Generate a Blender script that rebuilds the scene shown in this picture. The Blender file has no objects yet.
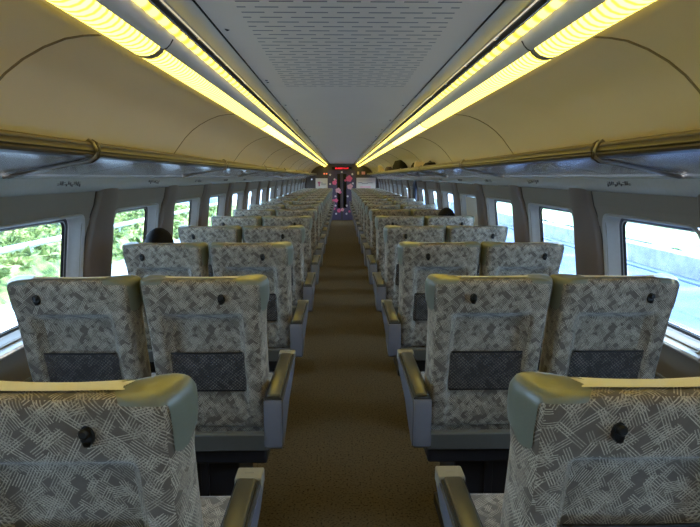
import bpy, bmesh, math, random
from mathutils import Vector, Matrix
random.seed(7)
PI = math.pi
C = bpy.context.scene.collection
SC = bpy.context.scene
E = 1.48            # eye height above the aisle floor
P = 0.98            # seat pitch
D = 19.0            # distance to the end wall
Y0 = -2.2           # rear end of the built length

# ------------------------------------------------------------ camera, sky, sun, exposure
cam_d = bpy.data.cameras.new('camera'); cam = bpy.data.objects.new('camera', cam_d); C.objects.link(cam)
cam_d.sensor_width = 36; cam_d.lens = 547 / 700 * 36; cam_d.clip_start = 0.02; cam_d.clip_end = 300
cam.location = (-0.021, 0, E)
cam.rotation_euler = (math.radians(90 - 9.0), 0, math.radians(-0.91))
SC.camera = cam

world = bpy.data.worlds.new('sky'); SC.world = world; world.use_nodes = True
wn = world.node_tree.nodes; wn.clear()
wo = wn.new('ShaderNodeOutputWorld'); wb = wn.new('ShaderNodeBackground')
wb.inputs[0].default_value = (0.68, 0.81, 1.0, 1); wb.inputs[1].default_value = 7.0
world.node_tree.links.new(wb.outputs[0], wo.inputs[0])

sd = bpy.data.lights.new('sun', 'SUN'); so = bpy.data.objects.new('sun', sd); C.objects.link(so)
sd.energy = 7.0; sd.color = (1.0, 0.95, 0.86); sd.angle = math.radians(1.0)
so.rotation_euler = (math.radians(14), math.radians(10), 0)
so.location = (0, 5, 30)

SC.view_settings.view_transform = 'Standard'; SC.view_settings.look = 'None'
SC.view_settings.gamma = 1; SC.view_settings.use_curve_mapping = False
SC.view_settings.exposure = 0.90
SC.cycles.max_bounces = 8; SC.cycles.diffuse_bounces = 5; SC.cycles.transparent_max_bounces = 12
SC.cycles.use_denoising = True; SC.cycles.denoising_prefilter = 'NONE'; SC.cycles.denoising_input_passes = 'RGB_ALBEDO_NORMAL'
SC.cycles.sample_clamp_indirect = 6

# ------------------------------------------------------------ node helpers
class NT:
    def __init__(s, name):
        s.m = bpy.data.materials.new(name); s.m.use_nodes = True
        s.t = s.m.node_tree; s.t.nodes.clear()
        s.out = s.t.nodes.new('ShaderNodeOutputMaterial')
    def n(s, typ, **kw):
        nd = s.t.nodes.new('ShaderNode' + typ)
        for k, v in kw.items(): setattr(nd, k, v)
        return nd
    def put(s, sock, v):
        if hasattr(v, 'is_output') or isinstance(v, bpy.types.NodeSocket): s.t.links.new(v, sock)
        elif v is not None:
            if hasattr(sock.default_value, '__len__') and len(sock.default_value) == 4 and len(v) == 3: v = (*v, 1)
            sock.default_value = v
    def math(s, op, a, b=0.0, c=0.0):
        nd = s.n('Math', operation=op)
        s.put(nd.inputs[0], a); s.put(nd.inputs[1], b); s.put(nd.inputs[2], c)
        return nd.outputs[0]
    def mix(s, f, a, b):
        nd = s.n('Mix', data_type='RGBA'); s.put(nd.inputs[0], f); s.put(nd.inputs[6], a); s.put(nd.inputs[7], b)
        return nd.outputs[2]
    def ramp(s, f, a, b):       # clamp to 0..1 between a and b
        nd = s.n('MapRange'); s.put(nd.inputs[0], f); nd.inputs[1].default_value = a; nd.inputs[2].default_value = b
        return nd.outputs[0]
    def coords(s, kind='Object'):
        return s.n('TexCoord').outputs[kind]
    def xyz(s, v):
        nd = s.n('SeparateXYZ'); s.put(nd.inputs[0], v); return nd.outputs
    def vec(s, x, y, z):
        nd = s.n('CombineXYZ'); s.put(nd.inputs[0], x); s.put(nd.inputs[1], y); s.put(nd.inputs[2], z); return nd.outputs[0]
    def noise(s, v, scale, detail=3.0):
        nd = s.n('TexNoise'); s.put(nd.inputs['Vector'], v); nd.inputs['Scale'].default_value = scale; nd.inputs['Detail'].default_value = detail
        return nd.outputs[0]
    def bsdf(s, col, rough=0.6, metal=0.0, spec=0.5, bump=None, bstr=0.3, bdist=0.002, sheen=0.0, coat=0.0):
        b = s.n('BsdfPrincipled')
        s.put(b.inputs['Base Color'], col); s.put(b.inputs['Roughness'], rough); s.put(b.inputs['Metallic'], metal)
        b.inputs['Specular IOR Level'].default_value = spec
        if sheen: b.inputs['Sheen Weight'].default_value = sheen
        if coat: b.inputs['Coat Weight'].default_value = coat; b.inputs['Coat Roughness'].default_value = 0.1
        if bump is not None:
            bn = s.n('Bump'); bn.inputs['Strength'].default_value = bstr; bn.inputs['Distance'].default_value = bdist
            s.put(bn.inputs['Height'], bump); s.t.links.new(bn.outputs[0], b.inputs['Normal'])
        s.t.links.new(b.outputs[0], s.out.inputs[0])
        return b

def plain(name, col, rough=0.6, metal=0.0, spec=0.5, noise_scale=60, var=0.06, **kw):
    k = NT(name); co = k.coords()
    n = k.noise(co, noise_scale)
    c1 = tuple(c * (1 - var) for c in col); c2 = tuple(min(1, c * (1 + var)) for c in col)
    k.bsdf(k.mix(n, c1, c2), rough, metal, spec, **kw)
    return k.m

def fabric_mat(name, base, line, scale=1.0, contrast=1.0, net=False):
    k = NT(name); co = k.coords(); nx, ny, nz = k.xyz(k.coords('Normal'))
    x, y, z = k.xyz(co)
    fx = k.math('GREATER_THAN', k.math('ABSOLUTE', nx), 0.72); fz = k.math('GREATER_THAN', k.math('ABSOLUTE', nz), 0.75)
    def sel(f, a, b): return k.math('ADD', k.math('MULTIPLY', f, a), k.math('MULTIPLY', k.math('SUBTRACT', 1.0, f), b))
    u = sel(fx, y, x); v = sel(fz, y, z)
    p = k.vec(u, v, 0.0)
    total = None
    # bundles of parallel strokes, each bundle a long cell of a slanted grid
    for (deg, ln, wd, off, dens) in ((38, 0.036, 0.0150, 0.0, 0.36), (-42, 0.034, 0.0155, 3.7, 0.36), (60, 0.030, 0.0145, 8.1, 0.30), (-64, 0.032, 0.0145, 5.3, 0.30), (14, 0.030, 0.013, 2.2, 0.10)):
        A = math.radians(deg); ca, sa = math.cos(A), math.sin(A)
        al = k.math('ADD', k.math('MULTIPLY', u, ca / ln * scale), k.math('MULTIPLY_ADD', v, sa / ln * scale, off + 50))
        ac = k.math('ADD', k.math('MULTIPLY', u, -sa / wd * scale), k.math('MULTIPLY_ADD', v, ca / wd * scale, off + 50))
        row = k.math('FLOOR', ac)
        wr = k.n('TexWhiteNoise', noise_dimensions='1D'); k.put(wr.inputs['W'], row)
        al2 = k.math('ADD', al, k.math('MULTIPLY', wr.outputs['Value'], 1.0)); col_ = k.math('FLOOR', al2)
        wc = k.n('TexWhiteNoise', noise_dimensions='2D'); k.put(wc.inputs['Vector'], k.vec(row, col_, 0.0))
        rr, rg, rb = k.xyz(wc.outputs['Color'])
        on = k.math('LESS_THAN', rr, dens)
        fr = k.math('SUBTRACT', ac, row)
        st = k.ramp(k.math('COSINE', k.math('MULTIPLY', fr, 2 * PI * 3)), -0.05, -0.75)
        st = k.math('MULTIPLY', k.math('MULTIPLY', st, on), k.math('MULTIPLY_ADD', rg, 0.6, 0.4))
        total = st if total is None else k.math('MAXIMUM', total, st)
    br = k.ramp(k.noise(p, 260 * scale, 2.0), 0.30, 0.60)
    total = k.math('MULTIPLY', total, k.math('MULTIPLY_ADD', br, 0.6, 0.4))
    mott = k.noise(p, 60, 4.0)
    b1 = k.mix(mott, tuple(c * 0.80 for c in base), tuple(c * 1.20 for c in base))
    col = k.mix(k.math('MULTIPLY', total, contrast), b1, line)
    if net:
        a = k.math('SINE', k.math('MULTIPLY', k.math('ADD', u, v), 470.0))
        b = k.math('SINE', k.math('MULTIPLY', k.math('SUBTRACT', u, v), 470.0))
        m = k.ramp(k.math('MAXIMUM', a, b), 0.35, 0.8)
        bs = k.bsdf(k.mix(m, tuple(c * 0.25 for c in base), (0.035, 0.036, 0.042)), 0.8)
        tr = k.n('BsdfTransparent'); ms = k.n('MixShader')
        k.put(ms.inputs[0], k.math('MULTIPLY_ADD', m, 0.72, 0.28))
        k.t.links.new(tr.outputs[0], ms.inputs[1]); k.t.links.new(bs.outputs[0], ms.inputs[2])
        k.t.links.new(ms.outputs[0], k.out.inputs[0])
        return k.m
    k.bsdf(col, 0.92, 0, 0.2, bump=total, bstr=0.25, bdist=0.001, sheen=0.25)
    return k.m

def lens_mat(name, col, strength, freq, lo):
    k = NT(name); co = k.coords(); x, y, z = k.xyz(co)
    w = k.math('SINE', k.math('MULTIPLY', y, freq))
    f = k.ramp(w, -1.0, 0.1)
    em = k.n('Emission')
    c = k.mix(f, tuple(a * b for a, b in zip(col, (0.80, 0.70, 0.42))), col)
    k.put(em.inputs[0], c)
    k.put(em.inputs[1], k.math('MULTIPLY', k.math('MULTIPLY_ADD', f, 1 - lo, lo), strength))
    k.t.links.new(em.outputs[0], k.out.inputs[0])
    return k.m

def emit(name, col, st):
    k = NT(name); em = k.n('Emission'); k.put(em.inputs[0], col); em.inputs[1].default_value = st
    k.t.links.new(em.outputs[0], k.out.inputs[0]); return k.m

M = {}
M['fabric'] = fabric_mat('woven seat fabric', (0.110, 0.092, 0.073), (0.50, 0.445, 0.36))
M['net'] = fabric_mat('dark pocket net', (0.10, 0.09, 0.08), (0.2, 0.19, 0.17), net=True)
M['leather'] = plain('grey green leather', (0.150, 0.160, 0.125), 0.34, 0, 0.6, noise_scale=300, var=0.1)
M['cover'] = plain('white head cloth', (0.72, 0.70, 0.62), 0.9, noise_scale=500, bump=None)
M['seam'] = plain('piping', (0.22, 0.20, 0.17), 0.8)
M['black_plastic'] = plain('black plastic', (0.007, 0.007, 0.008), 0.5, 0, 0.3)
M['arm_shell'] = plain('grey blue arm shell', (0.115, 0.120, 0.150), 0.42, 0, 0.5)
M['arm_cap'] = plain('pale beige plastic', (0.24, 0.225, 0.185), 0.5)
M['pad'] = plain('dark glossy arm pad', (0.050, 0.045, 0.028), 0.30, 0, 0.7, noise_scale=20)
M['pad_rim'] = plain('black pad rim', (0.012, 0.012, 0.014), 0.6)
M['bar'] = plain('grey painted steel bar', (0.105, 0.105, 0.098), 0.4, 0.3)
M['bar_top'] = plain('pale steel rim', (0.24, 0.235, 0.21), 0.35, 0.5)
M['dark'] = plain('dark pedestal paint', (0.010, 0.010, 0.014), 0.5)
M['wall_panel'] = plain('taupe wall panel', (0.195, 0.168, 0.140), 0.5, 0, 0.4, noise_scale=8)
M['pillar'] = plain('brown pillar cover', (0.125, 0.092, 0.072), 0.45, 0, 0.4, noise_scale=15)
M['jamb'] = plain('pale grey window surround', (0.34, 0.33, 0.32), 0.35, 0.0, 0.5)
M['gasket'] = plain('dark window gasket', (0.02, 0.025, 0.035), 0.4)
M['alu'] = plain('window aluminium', (0.5, 0.55, 0.62), 0.3, 0.7)
M['vault'] = plain('warm beige vault panel', (0.63, 0.58, 0.49), 0.42, 0, 0.45, noise_scale=3, var=0.04)
M['vault_joint'] = plain('vault joint', (0.20, 0.165, 0.11), 0.6)
M['groove'] = plain('dark joint', (0.03, 0.025, 0.02), 0.7)
M['fixture'] = plain('brushed grey fixture body', (0.70, 0.67, 0.60), 0.35, 0.0, noise_scale=12)
M['chrome'] = plain('polished edge strip', (0.5, 0.5, 0.5), 0.2, 0.9)
M['ceil_side'] = plain('satin ceiling side panel', (0.70, 0.72, 0.72), 0.22, 0.15, noise_scale=4)
M['lip_gold'] = plain('gilded lip', (0.17, 0.14, 0.095), 0.4, 0.1, 0.3)
M['black'] = plain('black gap', (0.004, 0.004, 0.004), 0.9)
M['rack_rail'] = plain('bronze rack rail', (0.052, 0.043, 0.040), 0.40, 0.0, 0.25, noise_scale=6)
M['rack_under'] = plain('brushed metal rack underside', (0.58, 0.58, 0.61), 0.16, 0.75, 0.8, noise_scale=5)
M['rack_low'] = plain('grey rack moulding', (0.50, 0.505, 0.53), 0.22, 0.35, 0.8)
M['rack_top'] = plain('rack shelf', (0.30, 0.26, 0.18), 0.5)
M['bracket'] = plain('dark bronze bracket', (0.07, 0.055, 0.045), 0.3, 0.6)
M['chrome_dull'] = plain('dull steel bracket edge', (0.30, 0.27, 0.24), 0.35, 0.5)
M['mark'] = plain('dark printed marks', (0.05, 0.05, 0.06), 0.6)
M['blind'] = plain('cream roller blind', (0.50, 0.47, 0.40), 0.7)
M['end_wall'] = plain('dark plum end wall', (0.055, 0.046, 0.045), 0.5)
M['door_dark'] = plain('dark door frame', (0.075, 0.060, 0.120), 0.45)
M['door_glass'] = plain('black door glass', (0.006, 0.006, 0.010), 0.15)
M['pink'] = plain('pink blossom print', (0.75, 0.13, 0.28), 0.7)
M['pink_pale'] = plain('pale pink blossom print', (0.75, 0.38, 0.42), 0.7)
M['white_dot'] = plain('white blossom print', (0.70, 0.66, 0.70), 0.7)
M['poster'] = plain('poster paper', (0.66, 0.60, 0.55), 0.7)
M['poster_pink'] = plain('poster pink print', (0.55, 0.12, 0.22), 0.7)
M['poster_grey'] = plain('poster grey print', (0.12, 0.11, 0.12), 0.7)
M['led'] = emit('red led', (1.0, 0.03, 0.04), 0.9)
M['led_amber'] = emit('amber led', (1.0, 0.25, 0.1), 0.6)
M['white_led'] = emit('white indicator', (0.8, 0.9, 1), 0.5)
M['bag_black'] = plain('black nylon', (0.008, 0.008, 0.009), 0.9, 0, 0.15, noise_scale=40, var=0.4)
M['bag_cream'] = plain('cream paper', (0.62, 0.52, 0.34), 0.8)
M['bag_brown'] = plain('brown canvas', (0.07, 0.05, 0.04), 0.8)
M['hair'] = plain('black hair', (0.006, 0.005, 0.006), 0.8, 0, 0.15, noise_scale=200, var=0.5)
M['skin'] = plain('skin', (0.45, 0.28, 0.20), 0.55)
M['lip'] = plain('lip', (0.38, 0.19, 0.15), 0.5)
M['coat'] = plain('dark jacket cloth', (0.02, 0.022, 0.035), 0.9)
M['trouser'] = plain('grey trouser cloth', (0.06, 0.06, 0.07), 0.9)
LC = (1.0, 0.77, 0.105)
M['lens'] = lens_mat('ribbed amber lens', LC, 3.6, 190.0, 0.42)
M['lens_plain'] = lens_mat('pale lens section', (1.0, 0.80, 0.17), 3.6, 190.0, 0.65)
M['lens_in'] = lens_mat('amber inner lens', LC, 2.8, 75.0, 0.45)

def carpet():
    k = NT('brown speckled carpet'); co = k.coords()
    n = k.noise(co, 95, 2.0); n2 = k.noise(co, 45, 3.0); n3 = k.noise(co, 2.0, 2.0)
    c = k.mix(k.ramp(n, 0.52, 0.68), (0.115, 0.087, 0.046), (0.022, 0.014, 0.010))
    c = k.mix(k.ramp(n2, 0.3, 0.7), k.mix(0.25, c, (0.09, 0.05, 0.02)), c)
    k.bsdf(c, 0.95, 0, 0.15, bump=n, bstr=0.3, bdist=0.003); return k.m
M['carpet'] = carpet()

def glass():
    k = NT('tinted train glass')
    tr = k.n('BsdfTransparent'); tr.inputs[0].default_value = (0.80, 0.92, 1.0, 1)
    gl = k.n('BsdfGlossy'); gl.inputs['Roughness'].default_value = 0.03
    fr = k.n('Fresnel'); fr.inputs[0].default_value = 1.35
    ms = k.n('MixShader'); k.put(ms.inputs[0], k.math('MULTIPLY', fr.outputs[0], 0.35))
    k.t.links.new(tr.outputs[0], ms.inputs[1]); k.t.links.new(gl.outputs[0], ms.inputs[2]); k.t.links.new(ms.outputs[0], k.out.inputs[0])
    return k.m
M['glass'] = glass()

def perf():
    """ceiling sheet with staggered transverse slots, the dark of the holes painted on"""
    k = NT('slotted ceiling sheet'); co = k.coords(); x, y, z = k.xyz(co)
    rowf = k.math('DIVIDE', y, 0.048)
    row = k.math('FLOOR', rowf); fy = k.math('SUBTRACT', rowf, row)
    stag = k.math('MULTIPLY', k.math('MODULO', k.math('ADD', row, 200.0), 2.0), 0.5)
    colf = k.math('ADD', k.math('DIVIDE', x, 0.088), stag)
    fx = k.math('SUBTRACT', colf, k.math('FLOOR', colf))
    a = k.math('LESS_THAN', k.math('ABSOLUTE', k.math('SUBTRACT', fx, 0.5)), 0.36)
    b = k.math('LESS_THAN', k.math('ABSOLUTE', k.math('SUBTRACT', fy, 0.5)), 0.10)
    lim = k.math('LESS_THAN', k.math('ABSOLUTE', x), 0.30)
    m = k.math('MULTIPLY', k.math('MULTIPLY', a, b), lim)  # slot mask: darkness inside the holes is painted into the colour
    c = k.mix(m, (0.87, 0.79, 0.67), (0.24, 0.225, 0.205))
    k.bsdf(c, 0.38, 0.0, 0.5); return k.m
M['perf'] = perf()
M['ceil'] = plain('satin grey ceiling sheet', (0.87, 0.79, 0.67), 0.36, 0.0, noise_scale=3, var=0.05)

def ground(name, a, b, sc, c=None, sc2=1.0):
    k = NT(name); co = k.coords(); n = k.noise(co, sc, 5.0)
    col = k.mix(k.ramp(n, 0.35, 0.65), a, b)
    if c: col = k.mix(k.ramp(k.noise(co, sc2, 3.0), 0.5, 0.62), col, c)
    k.bsdf(col, 0.9); return k.m
M['concrete'] = ground('pale trackside concrete', (0.218, 0.233, 0.261), (0.323, 0.338, 0.357), 3)
M['hedge'] = ground('leafy hedge', (0.024, 0.056, 0.012), (0.220, 0.281, 0.074), 5, (0.318, 0.350, 0.116), 1.3)
M['grass'] = ground('sunlit grass', (0.138, 0.231, 0.060), (0.384, 0.440, 0.206), 1.2, (0.192, 0.303, 0.318), 0.35)
M['road'] = ground('haze tinted road', (0.064, 0.097, 0.194), (0.089, 0.130, 0.241), 1.5, (0.141, 0.188, 0.300), 0.6)  # blue haze seen through the windows is mixed into the road colour
M['field'] = ground('haze tinted field', (0.130, 0.239, 0.370), (0.215, 0.343, 0.463), 0.8, (0.259, 0.389, 0.416), 0.5)  # blue haze put into the colour of the far ground
M['railwhite'] = plain('pale galvanised rail', (0.62, 0.62, 0.62), 0.5)
M['cablegrey'] = plain('dark cable', (0.08, 0.12, 0.2), 0.6)

# ------------------------------------------------------------ mesh helpers
def obj(name, bm, mat, parent=None, smooth=False, angle=None):
    me = bpy.data.meshes.new(name); bm.normal_update(); bm.to_mesh(me); bm.free()
    o = bpy.data.objects.new(name, me); C.objects.link(o)
    for m in (mat if isinstance(mat, (list, tuple)) else [mat]): me.materials.append(m)
    if smooth or angle:
        for p in me.polygons: p.use_smooth = True
        if angle: me.set_sharp_from_angle(angle=math.radians(angle))
    if parent: o.parent = parent
    return o
def thing(name, label, cat, loc=(0, 0, 0), group=None, rotz=0):
    o = bpy.data.objects.new(name, None); C.objects.link(o); o.location = loc; o.rotation_euler = (0, 0, rotz)
    o.empty_display_size = 0.1; tag(o, label, cat, group); return o
def tag(o, label, cat, group=None, kind=None):
    o['label'] = label; o['category'] = cat
    if group: o['group'] = group
    if kind: o['kind'] = kind
    return o
def struct(name, bm, mat, parent=None, **kw):
    o = obj(name, bm, mat, parent, **kw)
    if parent is None: o['kind'] = 'structure'
    return o
def B(): return bmesh.new()
def bx(bm, x0, x1, y0, y1, z0, z1, bev=0.0, seg=2):
    x0, x1 = min(x0, x1), max(x0, x1)
    r = bmesh.ops.create_cube(bm, size=1)
    vs = r['verts']
    for v in vs:
        v.co = Vector(((x0 + x1) / 2 + v.co.x * (x1 - x0), (y0 + y1) / 2 + v.co.y * (y1 - y0), (z0 + z1) / 2 + v.co.z * (z1 - z0)))
    if bev > 0:
        es = {e for v in vs for e in v.link_edges}
        bmesh.ops.bevel(bm, geom=list(es), offset=bev, segments=seg, affect='EDGES', profile=0.5)
    return bm
def box(x0, x1, y0, y1, z0, z1, bev=0.0, seg=2): return bx(B(), x0, x1, y0, y1, z0, z1, bev, seg)
def tube(bm, pts, r, n=8):
    pts = [Vector(p) for p in pts]; rings = []
    for i, p in enumerate(pts):
        t = (pts[min(i + 1, len(pts) - 1)] - pts[max(i - 1, 0)]).normalized()
        a = t.cross(Vector((0, 0, 1)));
        if a.length < 1e-3: a = t.cross(Vector((0, 1, 0)))
        a.normalize(); b = t.cross(a)
        rr = r[i] if isinstance(r, (list, tuple)) else r
        rings.append([bm.verts.new(p + a * rr * math.cos(2 * PI * k / n) + b * rr * math.sin(2 * PI * k / n)) for k in range(n)])
    for i in range(len(rings) - 1):
        for k in range(n): bm.faces.new((rings[i][k], rings[i][(k + 1) % n], rings[i + 1][(k + 1) % n], rings[i + 1][k]))
    bm.faces.new(rings[0][::-1]); bm.faces.new(rings[-1]); return bm
def strip(bm, prof, y0, y1, closed=False, ny=1, cap=False):
    """profile of (x, z) points run along y"""
    rows = []
    for j in range(ny + 1):
        y = y0 + (y1 - y0) * j / ny
        rows.append([bm.verts.new((x, y, z)) for x, z in prof])
    n = len(prof)
    for j in range(ny):
        for i in range(n if closed else n - 1):
            a, b = rows[j][i], rows[j][(i + 1) % n]; c, d = rows[j + 1][(i + 1) % n], rows[j + 1][i]
            bm.faces.new((a, b, c, d))
    if closed and cap: bm.faces.new(rows[0][::-1]); bm.faces.new(rows[-1])
    return bm
def loft(bm, rings, cap0=True, cap1=True, closed=True):
    vs = [[bm.verts.new(p) for p in r] for r in rings]; n = len(vs[0])
    for i in range(len(vs) - 1):
        for k in range(n if closed else n - 1):
            bm.faces.new((vs[i][k], vs[i][(k + 1) % n], vs[i + 1][(k + 1) % n], vs[i + 1][k]))
    if closed and cap0: bm.faces.new(vs[0][::-1])
    if closed and cap1: bm.faces.new(vs[-1])
    return vs
def fix(bm): bmesh.ops.recalc_face_normals(bm, faces=bm.faces); return bm
def copy_tree(o, parent=None):
    c = o.copy(); C.objects.link(c); c.parent = parent
    for ch in list(o.children): copy_tree(ch, c)
    return c
def sm(a, b, x):
    t = max(0, min(1, (x - a) / (b - a))); return t * t * (3 - 2 * t)

# ------------------------------------------------------------ cross-section of the car
WP = [(1.225, -0.06), (1.240, -0.14), (1.262, -0.21), (1.290, -0.46), (1.312, -0.62), (1.330, -0.90), (1.335, -1.20), (1.335, -1.48)]
def WX(Z):
    if Z >= WP[0][1]: return WP[0][0]
    for (xa, za), (xb, zb) in zip(WP, WP[1:]):
        if Z >= zb: return xa + (xb - xa) * (za - Z) / (za - zb)
    return WP[-1][0]
WPER = 1.08; WFAR = 2.54; GW = 0.60            # window period, far glass edge of the first, glass width
ZT, ZB = -0.205, -0.605
KS = list(range(-4, 16))
def far(k): return WFAR + WPER * k

# floor
struct('floor', box(-1.34, 1.34, Y0, D, -0.06, 0), M['carpet'])

# walls with window openings
for s, nm in ((-1, 'wall_left'), (1, 'wall_right')):
    bm = B()
    ys = [Y0]; holes = []
    for k in KS:
        a, b = far(k) - GW - 0.02, far(k) + 0.09
        if a < Y0 + 0.02: continue
        holes.append((a, b)); ys += [a, b]
    ys.append(D)
    zs = [0.35, -0.06, -0.14, ZT + 0.025, -0.30, -0.40, -0.50, ZB - 0.035, -0.75, -0.90, -1.2, -1.54]
    grid = [[bm.verts.new((s * WX(z), y, E + z)) for z in zs] for y in ys]
    for i in range(len(ys) - 1):
        for j in range(len(zs) - 1):
            ym = (ys[i] + ys[i + 1]) / 2; zm = (zs[j] + zs[j + 1]) / 2
            if any(a < ym < b for a, b in holes) and ZB - 0.035 < zm < ZT + 0.025: continue
            bm.faces.new((grid[i][j], grid[i + 1][j], grid[i + 1][j + 1], grid[i][j + 1]))
    o = struct(nm, bm, M['wall_panel'])
    md = o.modifiers.new('thickness', 'SOLIDIFY'); md.thickness = 0.025; md.offset = 1 if s < 0 else -1
    # skirting
    bm = B(); strip(bm, [(s * 1.325, 0), (s * 1.325, 0.16), (s * 1.30, 0.15), (s * 1.295, 0.0)], Y0, D, closed=True, cap=True)
    struct('baseboard_' + nm[5:], fix(bm), M['dark'])

# windows
def rring(s, y0, y1, z0, z1, r, off, n=5):
    """rounded rectangle in the wall surface, pushed outward by off"""
    pts = []
    for cy, cz, a0 in ((y1 - r, z1 - r, 0), (y0 + r, z1 - r, 90), (y0 + r, z0 + r, 180), (y1 - r, z0 + r, 270)):
        for i in range(n + 1):
            a = math.radians(a0 + 90 * i / n); y = cy + r * math.cos(a); z = cz + r * math.sin(a)
            pts.append((s * (WX(z) + off), y, E + z))
    return pts
def window(s, idx, k, blind=0.0):
    f = far(k); y0 = f - GW
    w = bpy.data.objects.new('window_%d' % idx, None); C.objects.link(w); w['kind'] = 'structure'; w.location = (0, 0, 0)
    bm = B()
    loft(bm, [rring(s, y0 - 0.035, f + 0.115, ZB - 0.062, ZT + 0.034, 0.06, 0.001),
              rring(s, y0 - 0.033, f + 0.112, ZB - 0.058, ZT + 0.030, 0.058, -0.010),
              rring(s, y0 - 0.025, f + 0.100, ZB - 0.048, ZT + 0.022, 0.055, -0.009),
              rring(s, y0 - 0.012, f + 0.070, ZB - 0.030, ZT + 0.016, 0.050, 0.020),
              rring(s, y0 - 0.008, f + 0.050, ZB - 0.018, ZT + 0.014, 0.045, 0.045)], False, False)
    obj('window_surround', fix(bm), M['jamb'], w, angle=40)
    bm = B()
    loft(bm, [rring(s, y0 - 0.008, f + 0.050, ZB - 0.018, ZT + 0.014, 0.045, 0.043),
              rring(s, y0 - 0.004, f + 0.034, ZB - 0.014, ZT + 0.008, 0.040, 0.046),
              rring(s, y0, f + 0.006, ZB, ZT, 0.035, 0.050)], False, False)
    g = obj('gasket', fix(bm), M['gasket'], w, angle=40)
    bm = B()
    loft(bm, [rring(s, y0 + 0.002, f + 0.030, ZB - 0.006, ZT + 0.004, 0.036, 0.044),
              rring(s, y0 + 0.006, f + 0.016, ZB + 0.000, ZT + 0.000, 0.034, 0.041)], False, False)
    obj('metal_trim', fix(bm), M['alu'], w, angle=40)
    bm = B(); ring = rring(s, y0, f + 0.008, ZB, ZT, 0.035, 0.052)
    loft(bm, [ring, [(x + s * 0.006, y, z) for x, y, z in ring]])
    obj('glass_pane', fix(bm), M['glass'], w)
    # sill ledge
    bm = B()
    strip(bm, [(s * (WX(-0.66) - 0.03), E - 0.672), (s * (WX(-0.66) - 0.034), E - 0.664), (s * (WX(-0.66) - 0.028), E - 0.656), (s * (WX(-0.64) + 0.003), E - 0.650), (s * (WX(-0.66) + 0.004), E - 0.676)], y0 - 0.04, f + 0.16, closed=True, cap=True)
    obj('sill', fix(bm), M['jamb'], w, angle=40)
    if blind > 0:
        zb = ZT - (ZT - ZB) * blind
        bm = B(); a = [(s * (WX(z) + 0.030), y, E + z) for y, z in ((y0, zb), (f + 0.02, zb), (f + 0.02, (zb + ZT) / 2), (f + 0.02, ZT), (y0, ZT), (y0, (zb + ZT) / 2))]
        loft(bm, [a, [(x + s * 0.004, y, z) for x, y, z in a]]); obj('roller_blind', fix(bm), M['blind'], w)
        bm = B(); xx = s * (WX(zb) + 0.024); bx(bm, xx - 0.006, xx + 0.006, y0, f + 0.02, E + zb - 0.012, E + zb + 0.006, 0.002)
        obj('blind_rail', bm, M['jamb'], w)
    return w
idx = 1; tr = 1
for s in (-1, 1):
    for k in KS:
        if far(k) - GW - 0.02 < Y0 + 0.02: continue
        bl = 0.0
        if s > 0 and k == 3: bl = 0.72
        if s > 0 and k in (7,): bl = 0.45
        window(s, idx, k, bl); idx += 1
        # pillar cover between this window and the next
        y0, y1 = far(k) + 0.13, far(k) + 0.435
        if y1 > D - 0.02: continue
        rings = []
        for Z in (-0.055, -0.10, -0.14, -0.21, -0.30, -0.38, -0.46, -0.54, -0.62, -0.76, -0.90, -1.2, -1.47):
            x = WX(Z); z = E + Z; d = 0.022; y0 = far(k) + 0.128 + 0.07 * sm(-0.40, -0.06, Z)
            rings.append([(s * (x + 0.004), y0 - 0.004, z), (s * (x - 0.006), y0 - 0.003, z), (s * (x - d), y0 + 0.012, z), (s * (x - d - 0.004), y0 + 0.03, z),
                          (s * (x - d - 0.006), (y0 + y1) / 2, z), (s * (x - d - 0.004), y1 - 0.03, z), (s * (x - d + 0.004), y1 - 0.01, z), (s * (x - 0.004), y1 + 0.006, z), (s * (x + 0.004), y1 + 0.006, z)])
        bm = B(); loft(bm, rings)
        t = struct('trim_%d' % tr, fix(bm), M['pillar'], angle=50); tr += 1
        bm = B()
        loft(bm, [[(s * (WX(Z) - 0.003), q - 0.009, E + Z), (s * (WX(Z) - 0.003), q - 0.003, E + Z), (s * (WX(Z) + 0.003), q - 0.003, E + Z), (s * (WX(Z) + 0.003), q - 0.009, E + Z)] for Z, q in ((Z, far(k) + 0.128 + 0.07 * sm(-0.40, -0.06, Z)) for Z in (-0.06, -0.14, -0.21, -0.3, -0.46, -0.62, -0.9, -1.2, -1.47))])
        obj('joint_strip', fix(bm), M['groove'], t)

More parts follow.
